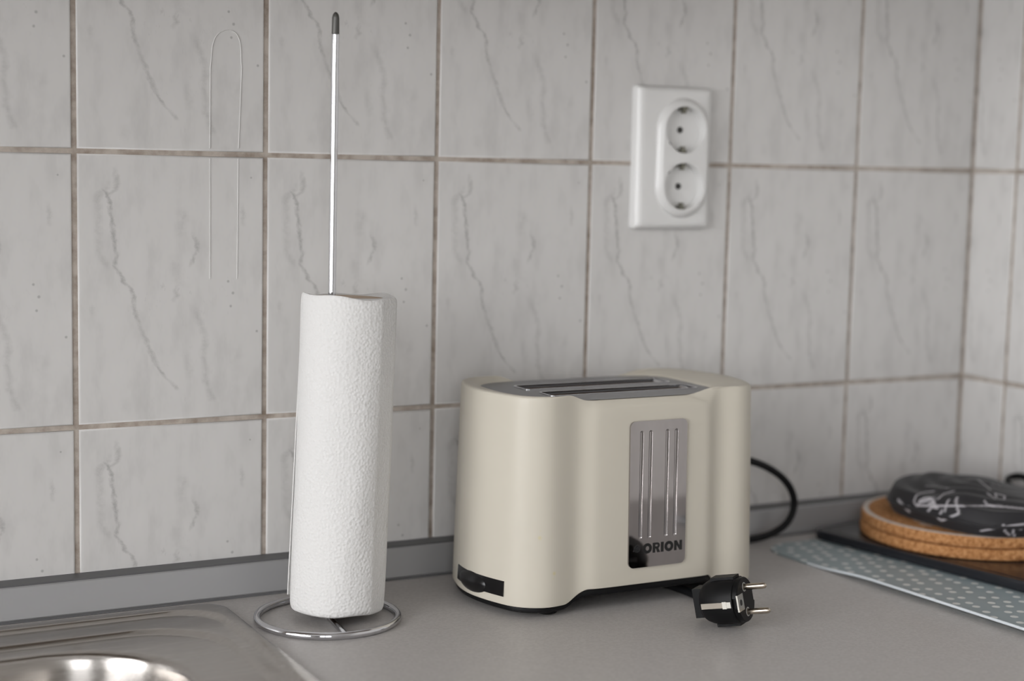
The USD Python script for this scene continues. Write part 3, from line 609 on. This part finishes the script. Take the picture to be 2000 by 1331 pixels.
# ---------------------------------------------------------------- place mat, tray, cork mats, oven mitt
MX, MY = .612, -.048
pm = thing('place_mat', 'pale blue place mat with white dots under the black tray', 'place mat', (0, 0, ZC))
def mat_pt(s, t):
    "s: along x from the left edge, t: distance from the wall"
    y = MY - t; x = MX + .058 * max(0, t - .03) + s
    cr = .030
    if t < cr: x = MX + s + (cr - math.sqrt(max(0, cr * cr - (cr - t) ** 2))) * (1 - s / .27)
    lift = .0040 * sstep(t, .07, .15) * (1 - sstep(s, .0, .013)) ** 1.5
    return x, y, lift
svals = np.r_[np.linspace(0, .016, 12), np.linspace(.02, .255, 10)]
tvals = np.r_[np.linspace(0, .03, 9), np.linspace(.04, .42, 40)]
up = np.array([[(*(mat_pt(s, t)[:2]), .0016 + mat_pt(s, t)[2]) for s in svals] for t in tvals]); lo = up.copy(); lo[..., 2] -= .0014
obj('sheet', outward(loft([np.vstack([up[k], lo[k][::-1]]) for k in range(len(tvals))], cap0=True, cap1=True)), 'mat_print', pm, smooth=40)
ed = up[tvals > .068][:, 0]; obj('lit_edge', tube(ed + np.array([.0002, 0, -.0006]), .00125, 8), 'mat_edge_lit', pm, smooth=60)  # tube along the curled edge, painted as if catching the light

TA = math.radians(9.5)
tray = thing('tray', 'black tray with a raised rim lying on the dotted place mat', 'tray', (.677, -.042, ZC + .0017), math.degrees(TA))
tw, tl_ = .190, .32
tring = lambda i, z, r: flat(rrect(i, tw - i, -tl_ + i, -i, r, 8), z)
obj('tray_body', outward(loft([tring(.004, 0, .010), tring(.001, .0008, .012), tring(0, .003, .013), tring(.0005, .0082, .013), tring(.0014, .0092, .0125), tring(.003, .0096, .011), tring(.006, .0096, .009), tring(.0068, .0090, .0085), tring(.0088, .0090, .008), tring(.0096, .0096, .007)], cap0=True, cap1=True)), 'tray_black', tray, smooth=40)

CC = (.7965, -.1265); ctop = -.1088
prints = []
def cork_disc(name, label, z0, z1, r, printed):
    n, prof = 240, [(0, z0), (r - .002, z0), (r - .0004, z0 + .0012), (r, z0 + .003), (r, z1 - .0025), (r - .0008, z1 - .0006), (r - .0026, z1)]
    rr_ = [p[0] for p in prof]
    rings = [[(q * math.cos(t), q * math.sin(t), z - z0) for t in np.linspace(0, 2 * np.pi, n, endpoint=False)] for q, z in prof[1:]]
    if printed: rings += [[(q * math.cos(t), q * math.sin(t), z1 - z0) for t in np.linspace(0, 2 * np.pi, n, endpoint=False)] for q in np.arange(r - .0034, .012, -.0009)]
    m = outward(loft(rings, cap0=True, cap1=True))
    p = obj(name, m, 'cork_printed' if printed else 'cork', None, smooth=True)
    UsdGeom.Xformable(p).AddTranslateOp().Set(Gf.Vec3d(CC[0], CC[1], z0))
    tag(p, label, 'trivet', 'round cork trivets in the stack')
    if printed:
        v = np.array(m.vertices); rho = np.hypot(v[:, 0], v[:, 1]); up_ = v[:, 2] > z1 - z0 - .0011
        pr = np.zeros(len(v)); pr[up_ & (rho > r - .0062) & (rho < r - .0022)] = .85
        ang = np.degrees(np.arctan2(v[:, 1], v[:, 0]))
        for c, w, ra_, rb_ in [(-172, 9, .066, .071), (-158, 10, .062, .070), (-150, 5, .072, .076), (-143, 7, .064, .074), (-131, 4, .074, .080), (-124, 9, .068, .073), (-116, 2, .076, .083), (-112, 2, .076, .083), (-107, 3, .075, .083), (-102, 2, .076, .083), (-97, 3, .076, .083), (-165, 5, .074, .078)]:
            k = up_ & (np.abs(ang - c) < w) & (rho > ra_) & (rho < rb_); pr[k] = np.maximum(pr[k], .65 * (meshkit.noise(v[k] * 420, 5) > .42))
        primvar(p, pr)
TZ = ZC + .0017 + .0098
cork_disc('cork_trivet', 'plain round cork trivet, lower of the two in the stack', TZ, TZ + .0104, .0998, False)
cork_disc('cork_trivet', 'round cork trivet with a white printed ring, upper of the stack', TZ + .0106, ctop, .0993, True)

mitt = thing('oven_mitt', 'black cloth oven mitt with white line drawings on cork trivets', 'oven mitt', (.8060, -.1440, ctop + .0004))
def mitt_surface(a_, h_):
    "a: angle, h: 0 at the bottom rim .. 1 at the top centre"
    n = 3.0
    c, s = np.cos(a_), np.sin(a_); k = (np.abs(c) ** n + np.abs(s) ** n) ** (-1 / n)
    e = np.clip(h_, 0, 1)
    pr = np.where(e < .5, 1 - .03 * (1 - 2 * e) - .0 * e, 1 - ((e - .5) * 2) ** 1.0)       # radial share
    side = np.sin(np.clip(e * 2, 0, 1) * np.pi / 2)
    rad_ = np.where(e < .5, .955 + .045 * np.sin(e * 2 * np.pi), (1 - (e - .5) * 2) * .955)
    x, y = .0830 * k * c * rad_, .0840 * k * s * rad_
    hmax = .0325 - .0125 * sstep(x, -.03, .075) - .004 * sstep(-y, .02, .08)
    z = np.where(e < .5, e * 2 * hmax * .72, hmax * (.72 + .28 * np.sin(np.clip((e - .5) * 2 / .55, 0, 1) * np.pi / 2)))
    z = z + .0022 * np.sin(38 * (y + .5 * x) + 26 * x) * np.clip(e * 1.5, 0, 1) + .0012 * np.sin(90 * y - 60 * x) * np.clip(e * 1.5, 0, 1)
    q = np.hypot(x / .083, y / .084); z = z + .0016 * np.sin(q * 22 + 2.2 * np.sin(2 * a_)) * sstep(e, .35, .6) * sstep(-x, -.02, .05)
    return np.stack([x, y, z], -1)
na = 320
ang = np.linspace(0, 2 * np.pi, na, endpoint=False)
hs = np.r_[0, np.linspace(.03, .5, 30), np.linspace(.51, .985, 70)]
mr = [mitt_surface(ang, np.full(na, h)) for h in hs]
mm = outward(loft(mr, cap0=True, cap1=True))
mp = obj('cloth', mm, 'mitt_cloth', mitt, smooth=True)
#MITT_BEGIN
MITT_LINES = [
    ([(-0.0827,0.01,0.0143),(-0.0826,0.0105,0.0146),(-0.0826,0.011,0.015),(-0.0825,0.0115,0.0153),(-0.0824,0.012,0.0157),(-0.0823,0.0125,0.016),(-0.0822,0.013,0.0163),(-0.0821,0.0136,0.0166),(-0.0819,0.0141,0.017),(-0.0818,0.0142,0.0174),(-0.0817,0.0144,0.0178),(-0.0815,0.0145,0.0182),(-0.0814,0.0146,0.0186),(-0.0812,0.0148,0.019),(-0.081,0.0149,0.0194),(-0.0809,0.0151,0.0198),(-0.0807,0.0152,0.0202),(-0.0805,0.015,0.0207),(-0.0804,0.0148,0.0211),(-0.0802,0.0145,0.0215),(-0.08,0.0143,0.0219),(-0.0798,0.0141,0.0224),(-0.0797,0.0139,0.0228),(-0.0795,0.0137,0.0232),(-0.0793,0.0135,0.0237),(-0.0789,0.0128,0.0241),(-0.0778,0.0128,0.0243),(-0.0766,0.0131,0.0245),(-0.0747,0.0141,0.0244),(-0.0704,0.0175,0.0237),(-0.068,0.0189,0.0236),(-0.0667,0.0193,0.0237),(-0.0656,0.0193,0.0239),(-0.065,0.0184,0.0241),(-0.0644,0.0174,0.0244),(-0.0639,0.0163,0.0246),(-0.0634,0.0152,0.0249),(-0.063,0.0141,0.0252),(-0.0625,0.013,0.0255),(-0.0621,0.0118,0.0257),(-0.0617,0.0106,0.026)], 0.00063),
    ([(-0.0824,0.0084,0.0157),(-0.0823,0.0084,0.0162),(-0.0822,0.0083,0.0166),(-0.082,0.0083,0.0171),(-0.0818,0.0083,0.0176),(-0.0817,0.0082,0.0181),(-0.0815,0.0082,0.0186),(-0.0813,0.0082,0.019),(-0.0811,0.0082,0.0195),(-0.081,0.0076,0.0199),(-0.0808,0.007,0.0202),(-0.0807,0.0065,0.0206),(-0.0805,0.0059,0.021),(-0.0804,0.0054,0.0213),(-0.0802,0.0048,0.0217),(-0.0801,0.0042,0.0221),(-0.0799,0.0037,0.0224),(-0.0798,0.0026,0.0227),(-0.0797,0.0015,0.023),(-0.0796,0.0004,0.0233),(-0.0795,-0.0007,0.0236),(-0.0793,-0.0018,0.0239),(-0.0791,-0.0028,0.0242),(-0.0788,-0.0036,0.0244),(-0.0784,-0.0044,0.0246),(-0.0784,-0.0054,0.0246),(-0.0784,-0.0064,0.0246),(-0.0785,-0.0074,0.0247),(-0.0785,-0.0084,0.0247),(-0.0785,-0.0094,0.0247),(-0.0785,-0.0104,0.0247),(-0.0785,-0.0114,0.0248),(-0.0785,-0.0124,0.0248),(-0.0776,-0.0124,0.0253),(-0.0767,-0.0123,0.0258),(-0.0758,-0.0123,0.0264),(-0.0748,-0.0122,0.0269),(-0.0736,-0.0119,0.0273),(-0.0721,-0.0112,0.0277),(-0.0634,-0.003,0.026),(-0.0622,-0.0027,0.0265),(-0.0615,-0.0035,0.0269),(-0.0609,-0.0043,0.0272),(-0.0603,-0.0051,0.0276),(-0.0597,-0.0059,0.028),(-0.0591,-0.0067,0.0284),(-0.0585,-0.0075,0.0287),(-0.0579,-0.0083,0.0291),(-0.0573,-0.009,0.0295)], 0.00067),
    ([(-0.0816,0.0076,0.0183),(-0.0815,0.0069,0.0185),(-0.0814,0.0062,0.0187),(-0.0814,0.0056,0.0189),(-0.0813,0.0049,0.0191),(-0.0812,0.0043,0.0193),(-0.0811,0.0037,0.0195),(-0.081,0.003,0.0197),(-0.081,0.0024,0.0199),(-0.0808,0.0015,0.0204),(-0.0806,0.0006,0.0208),(-0.0804,-0.0003,0.0212),(-0.0803,-0.0012,0.0217),(-0.0801,-0.0021,0.0221),(-0.0799,-0.003,0.0225),(-0.0798,-0.0039,0.0229),(-0.0796,-0.0048,0.0234),(-0.0797,-0.0055,0.0231),(-0.0798,-0.0061,0.0228),(-0.0799,-0.0067,0.0226),(-0.08,-0.0074,0.0223),(-0.0802,-0.008,0.0221),(-0.0803,-0.0086,0.0218),(-0.0804,-0.0093,0.0215),(-0.0805,-0.0099,0.0213)], 0.00109),
    ([(-0.083,-0.0053,0.0125),(-0.0829,-0.0058,0.0131),(-0.0829,-0.0063,0.0137),(-0.0828,-0.0068,0.0144),(-0.0827,-0.0073,0.015),(-0.0826,-0.0077,0.0156),(-0.0824,-0.0081,0.0162),(-0.0822,-0.0085,0.0168),(-0.0821,-0.0089,0.0174),(-0.0821,-0.0098,0.0174),(-0.0821,-0.0106,0.0174),(-0.0821,-0.0115,0.0173),(-0.0821,-0.0124,0.0173),(-0.0821,-0.0132,0.0173),(-0.0821,-0.0141,0.0173),(-0.0821,-0.0149,0.0173),(-0.0821,-0.0157,0.0173),(-0.0819,-0.015,0.0178),(-0.0818,-0.0142,0.0182),(-0.0816,-0.0134,0.0187),(-0.0815,-0.0125,0.0191),(-0.0813,-0.0117,0.0195),(-0.0811,-0.0109,0.0199),(-0.0809,-0.01,0.0204),(-0.0807,-0.0092,0.0208),(-0.0808,-0.0085,0.0206),(-0.0809,-0.0079,0.0204),(-0.081,-0.0073,0.0202),(-0.081,-0.0066,0.02),(-0.0811,-0.006,0.0198),(-0.0812,-0.0053,0.0196),(-0.0813,-0.0047,0.0193),(-0.0813,-0.0041,0.0191)], 0.00092),
    ([(-0.0827,0.0101,0.0146),(-0.0826,0.007,0.0152),(-0.0824,0.0039,0.0158),(-0.0823,0.0009,0.0163),(-0.0822,-0.0021,0.0169),(-0.082,-0.0051,0.0174),(-0.0818,-0.0081,0.018),(-0.0817,-0.0111,0.0185),(-0.0815,-0.014,0.019),(-0.0812,-0.0178,0.0198),(-0.0808,-0.0214,0.0205),(-0.0803,-0.0249,0.0211),(-0.0797,-0.0283,0.0218),(-0.0789,-0.0316,0.0224),(-0.0781,-0.0347,0.0229),(-0.0771,-0.0377,0.0234),(-0.076,-0.0405,0.0239),(-0.0748,-0.0425,0.0242),(-0.0726,-0.0435,0.0242),(-0.0704,-0.0445,0.0242),(-0.0682,-0.0456,0.0243),(-0.0662,-0.0468,0.0243),(-0.0642,-0.0479,0.0244),(-0.0622,-0.0492,0.0245),(-0.0603,-0.0505,0.0246),(-0.0587,-0.0517,0.0246),(-0.0572,-0.0529,0.0246),(-0.0556,-0.0541,0.0247),(-0.0541,-0.0554,0.0247),(-0.0526,-0.0566,0.0248),(-0.0511,-0.0578,0.0248),(-0.0496,-0.0591,0.0248),(-0.0481,-0.0604,0.0249),(-0.0465,-0.0619,0.0248),(-0.0449,-0.0635,0.0248),(-0.0432,-0.065,0.0247),(-0.0415,-0.0665,0.0246),(-0.0398,-0.068,0.0245),(-0.0379,-0.0694,0.0244),(-0.0361,-0.0707,0.0243),(-0.0341,-0.072,0.0241)], 0.00076),
    ([(-0.076,-0.0232,0.026),(-0.0768,-0.0236,0.0255),(-0.0776,-0.024,0.0251),(-0.0785,-0.0245,0.0246),(-0.0788,-0.0244,0.024),(-0.0791,-0.0243,0.0234),(-0.0795,-0.0242,0.0228),(-0.0798,-0.0241,0.0222),(-0.0801,-0.024,0.0216),(-0.0804,-0.0242,0.021),(-0.0807,-0.0244,0.0204),(-0.0809,-0.0246,0.0197),(-0.0811,-0.0248,0.0191),(-0.0813,-0.025,0.0184),(-0.0815,-0.0251,0.0178),(-0.0817,-0.0252,0.0171),(-0.0818,-0.0253,0.0165)], 0.00084),
    ([(-0.0709,-0.0277,0.0286),(-0.0714,-0.0281,0.0282),(-0.0719,-0.0285,0.0278),(-0.0725,-0.0289,0.0274),(-0.073,-0.0293,0.027),(-0.0735,-0.0297,0.0266),(-0.0741,-0.0301,0.0262),(-0.0747,-0.0306,0.0258),(-0.0753,-0.0311,0.0254),(-0.0769,-0.0333,0.0247),(-0.0776,-0.0346,0.0237),(-0.078,-0.0356,0.0227),(-0.0784,-0.0365,0.0216),(-0.0787,-0.0374,0.0205),(-0.0789,-0.0382,0.0194),(-0.0792,-0.039,0.0183),(-0.0793,-0.0397,0.0171),(-0.08,-0.0379,0.016),(-0.0806,-0.036,0.0149),(-0.0811,-0.034,0.0138),(-0.0815,-0.0319,0.0126),(-0.0817,-0.0296,0.0113),(-0.0818,-0.0272,0.0101),(-0.0818,-0.0246,0.0087),(-0.0817,-0.0219,0.0074),(-0.0818,-0.0214,0.0075),(-0.0819,-0.0209,0.0076),(-0.0819,-0.0203,0.0077),(-0.082,-0.0198,0.0078),(-0.0821,-0.0192,0.0079),(-0.0821,-0.0187,0.0081),(-0.0822,-0.0181,0.0082),(-0.0822,-0.0176,0.0083),(-0.0824,-0.0183,0.0094),(-0.0826,-0.019,0.0104),(-0.0826,-0.0196,0.0115),(-0.0826,-0.0201,0.0125),(-0.0826,-0.0206,0.0135),(-0.0825,-0.021,0.0145),(-0.0823,-0.0213,0.0155),(-0.0821,-0.0217,0.0164)], 0.00084),
    ([(-0.0802,0.0374,0.0144),(-0.0805,0.0361,0.0139),(-0.0808,0.0348,0.0135),(-0.0811,0.0335,0.013),(-0.0814,0.0323,0.0126),(-0.0815,0.0312,0.0121),(-0.0817,0.0301,0.0116),(-0.0818,0.029,0.0111),(-0.0819,0.028,0.0106),(-0.082,0.0274,0.0103),(-0.082,0.0268,0.01),(-0.082,0.0263,0.0096),(-0.082,0.0257,0.0093),(-0.082,0.0252,0.0089),(-0.082,0.0247,0.0086),(-0.0819,0.0242,0.0082),(-0.0819,0.0237,0.0079)], 0.00109),
    ([(-0.0825,0.0206,0.0107),(-0.0825,0.0206,0.0103),(-0.0825,0.0205,0.0098),(-0.0824,0.0205,0.0094),(-0.0823,0.0205,0.0089),(-0.0822,0.0205,0.0085),(-0.0821,0.0205,0.008),(-0.082,0.0205,0.0076),(-0.0819,0.0206,0.0071)], 0.00134),
    ([(-0.0705,-0.0586,0.0048),(-0.0695,-0.0606,0.0055),(-0.0685,-0.0624,0.0062),(-0.0673,-0.0642,0.0069),(-0.066,-0.0659,0.0075),(-0.0647,-0.0674,0.0081),(-0.0632,-0.0689,0.0087),(-0.0617,-0.0703,0.0092),(-0.0601,-0.0716,0.0097),(-0.0591,-0.0723,0.01),(-0.0581,-0.073,0.0103),(-0.0571,-0.0736,0.0106),(-0.0561,-0.0743,0.0108),(-0.055,-0.0749,0.0111),(-0.0539,-0.0755,0.0113),(-0.0528,-0.076,0.0115),(-0.0517,-0.0766,0.0118),(-0.0505,-0.0771,0.0119),(-0.0493,-0.0776,0.0121),(-0.0481,-0.0781,0.0122),(-0.0469,-0.0786,0.0123),(-0.0456,-0.079,0.0125),(-0.0444,-0.0794,0.0126),(-0.0431,-0.0798,0.0127),(-0.0417,-0.0802,0.0128)], 0.00071),
    ([(-0.0591,-0.0723,0.0119),(-0.0589,-0.0725,0.0111),(-0.0586,-0.0727,0.0104),(-0.0582,-0.0728,0.0096),(-0.0578,-0.073,0.0088),(-0.0574,-0.073,0.008),(-0.0569,-0.0731,0.0072),(-0.0564,-0.0731,0.0064),(-0.0558,-0.073,0.0056),(-0.0553,-0.0731,0.0052),(-0.0548,-0.0732,0.0047),(-0.0543,-0.0733,0.0043),(-0.0537,-0.0733,0.0039),(-0.0532,-0.0734,0.0035),(-0.0526,-0.0734,0.0031),(-0.052,-0.0735,0.0026),(-0.0515,-0.0735,0.0022)], 0.00067),
    ([(-0.0504,-0.0772,0.0107),(-0.0505,-0.0771,0.0103),(-0.0506,-0.077,0.0099),(-0.0507,-0.0769,0.0094),(-0.0508,-0.0768,0.009),(-0.0508,-0.0767,0.0085),(-0.0509,-0.0765,0.0081),(-0.0509,-0.0764,0.0076),(-0.051,-0.0762,0.0072),(-0.0506,-0.0761,0.0065),(-0.0502,-0.076,0.0058),(-0.0498,-0.0759,0.0051),(-0.0493,-0.0757,0.0044),(-0.0489,-0.0756,0.0036),(-0.0484,-0.0754,0.0029),(-0.0479,-0.0751,0.0022),(-0.0474,-0.0749,0.0014)], 0.00071),
    ([(-0.0446,-0.0789,0.0079),(-0.0443,-0.0791,0.0082),(-0.0439,-0.0793,0.0086),(-0.0436,-0.0795,0.009),(-0.0432,-0.0797,0.0093),(-0.0428,-0.0798,0.0097),(-0.0424,-0.08,0.01),(-0.042,-0.0801,0.0104),(-0.0416,-0.0803,0.0108)], 0.00076),
    ([(-0.0392,-0.0324,0.0308),(-0.0391,-0.0335,0.0303),(-0.039,-0.0347,0.0299),(-0.039,-0.0358,0.0295),(-0.039,-0.037,0.029),(-0.039,-0.0383,0.0286),(-0.0391,-0.0396,0.0282),(-0.0395,-0.0411,0.0279),(-0.0462,-0.0489,0.0293),(-0.045,-0.0491,0.0293),(-0.0383,-0.0439,0.0276),(-0.0373,-0.0443,0.0276),(-0.0363,-0.0447,0.0275),(-0.0354,-0.0452,0.0275),(-0.0345,-0.0457,0.0275),(-0.0337,-0.0463,0.0275),(-0.0328,-0.0468,0.0275),(-0.032,-0.0461,0.0277),(-0.0314,-0.0455,0.0279),(-0.0308,-0.045,0.0281),(-0.0303,-0.0444,0.0284),(-0.0297,-0.044,0.0286),(-0.0292,-0.0435,0.0289),(-0.0287,-0.043,0.0292),(-0.0281,-0.0425,0.0294),(-0.0287,-0.0415,0.0296),(-0.0292,-0.0406,0.0297),(-0.0297,-0.0397,0.0299),(-0.0303,-0.0388,0.0301),(-0.0309,-0.0379,0.0303),(-0.0314,-0.0369,0.0304),(-0.032,-0.0361,0.0306),(-0.0326,-0.0351,0.0308),(-0.0331,-0.036,0.0305),(-0.0336,-0.0367,0.0302),(-0.0341,-0.0374,0.0299),(-0.0345,-0.0381,0.0296),(-0.0349,-0.0387,0.0293),(-0.0353,-0.0394,0.0289),(-0.0357,-0.0401,0.0286),(-0.0362,-0.0408,0.0283)], 0.00055),
    ([(-0.0565,-0.0464,0.0283),(-0.0566,-0.047,0.0279),(-0.0568,-0.0476,0.0275),(-0.0569,-0.0483,0.0271),(-0.057,-0.0489,0.0268),(-0.0571,-0.0495,0.0264),(-0.0573,-0.0501,0.026),(-0.0574,-0.0507,0.0256),(-0.0575,-0.0514,0.0252),(-0.0564,-0.0523,0.0253),(-0.0552,-0.0532,0.0253),(-0.054,-0.0541,0.0254),(-0.0529,-0.055,0.0254),(-0.0518,-0.0559,0.0254),(-0.0506,-0.0568,0.0255),(-0.0495,-0.0577,0.0255),(-0.0483,-0.0587,0.0256)], 0.00063),
    ([(-0.0091,0.0098,0.0329),(-0.0102,0.0074,0.0327),(-0.0114,0.005,0.0325),(-0.012,0.0031,0.0322),(-0.0122,0.0017,0.0318),(-0.0122,0.0004,0.0313),(-0.0122,-0.0008,0.0308),(-0.0123,-0.0021,0.0303),(-0.0126,-0.0037,0.0299),(-0.0135,-0.0054,0.0299),(-0.0191,-0.0117,0.0311),(-0.0197,-0.013,0.0309),(-0.0201,-0.0141,0.0307),(-0.0203,-0.015,0.0304),(-0.0205,-0.016,0.0302),(-0.0206,-0.0168,0.0299),(-0.0208,-0.0177,0.0297)], 0.00055),
    ([(-0.0037,-0.0004,0.0308),(-0.0025,-0.001,0.0304),(-0.0009,-0.0011,0.03),(-0.0008,-0.0027,0.0299),(0.0017,-0.0019,0.0292),(0.0025,-0.0028,0.029),(0.0031,-0.0039,0.0287),(0.0037,-0.0051,0.0286),(0.0041,-0.0063,0.0284)], 0.00042),
    ([(-0.058,0.0279,0.0275),(-0.0576,0.0257,0.0277),(-0.0572,0.0237,0.028),(-0.0566,0.0218,0.0282),(-0.056,0.02,0.0284),(-0.0551,0.0184,0.0286),(-0.054,0.0171,0.0287),(-0.0513,0.0174,0.0283),(-0.0461,0.0204,0.0272),(-0.0454,0.0186,0.0271),(-0.0452,0.0164,0.0272),(-0.0544,0.0043,0.0299),(-0.055,0.0012,0.0301),(-0.0553,-0.0015,0.0303),(-0.0554,-0.0041,0.0305),(-0.0554,-0.0065,0.0306),(-0.0552,-0.0088,0.0307)], 0.00034)]
#MITT_END
mv = np.array(mm.vertices); val = np.zeros(len(mv))
for pl, hw in MITT_LINES:
    pl = np.array(pl)
    for p0, p1 in zip(pl[:-1], pl[1:]):
        d = p1 - p0; t = np.clip(((mv - p0) @ d) / (d @ d), 0, 1); dist = np.linalg.norm(mv - (p0 + t[:, None] * d), axis=1)
        val = np.maximum(val, np.clip(1.6 - dist / hw, 0, 1))
primvar(mp, val)
lp = spline([(.075, .030, .014), (.088, .040, .018), (.090, .052, .021), (.080, .056, .020), (.068, .046, .016), (.064, .036, .013)], 40)
obj('hanging_loop', tube(lp, .0032, 10), 'black_plastic', mitt, smooth=60)
# piping along the seam
obj('piping', tube([tuple(p) for p in mitt_surface(ang[::4], np.full(80, .22)) * np.array([1.004, 1.004, 1])], .0016, 8, closed=True), 'mitt_cloth', mitt, smooth=60)
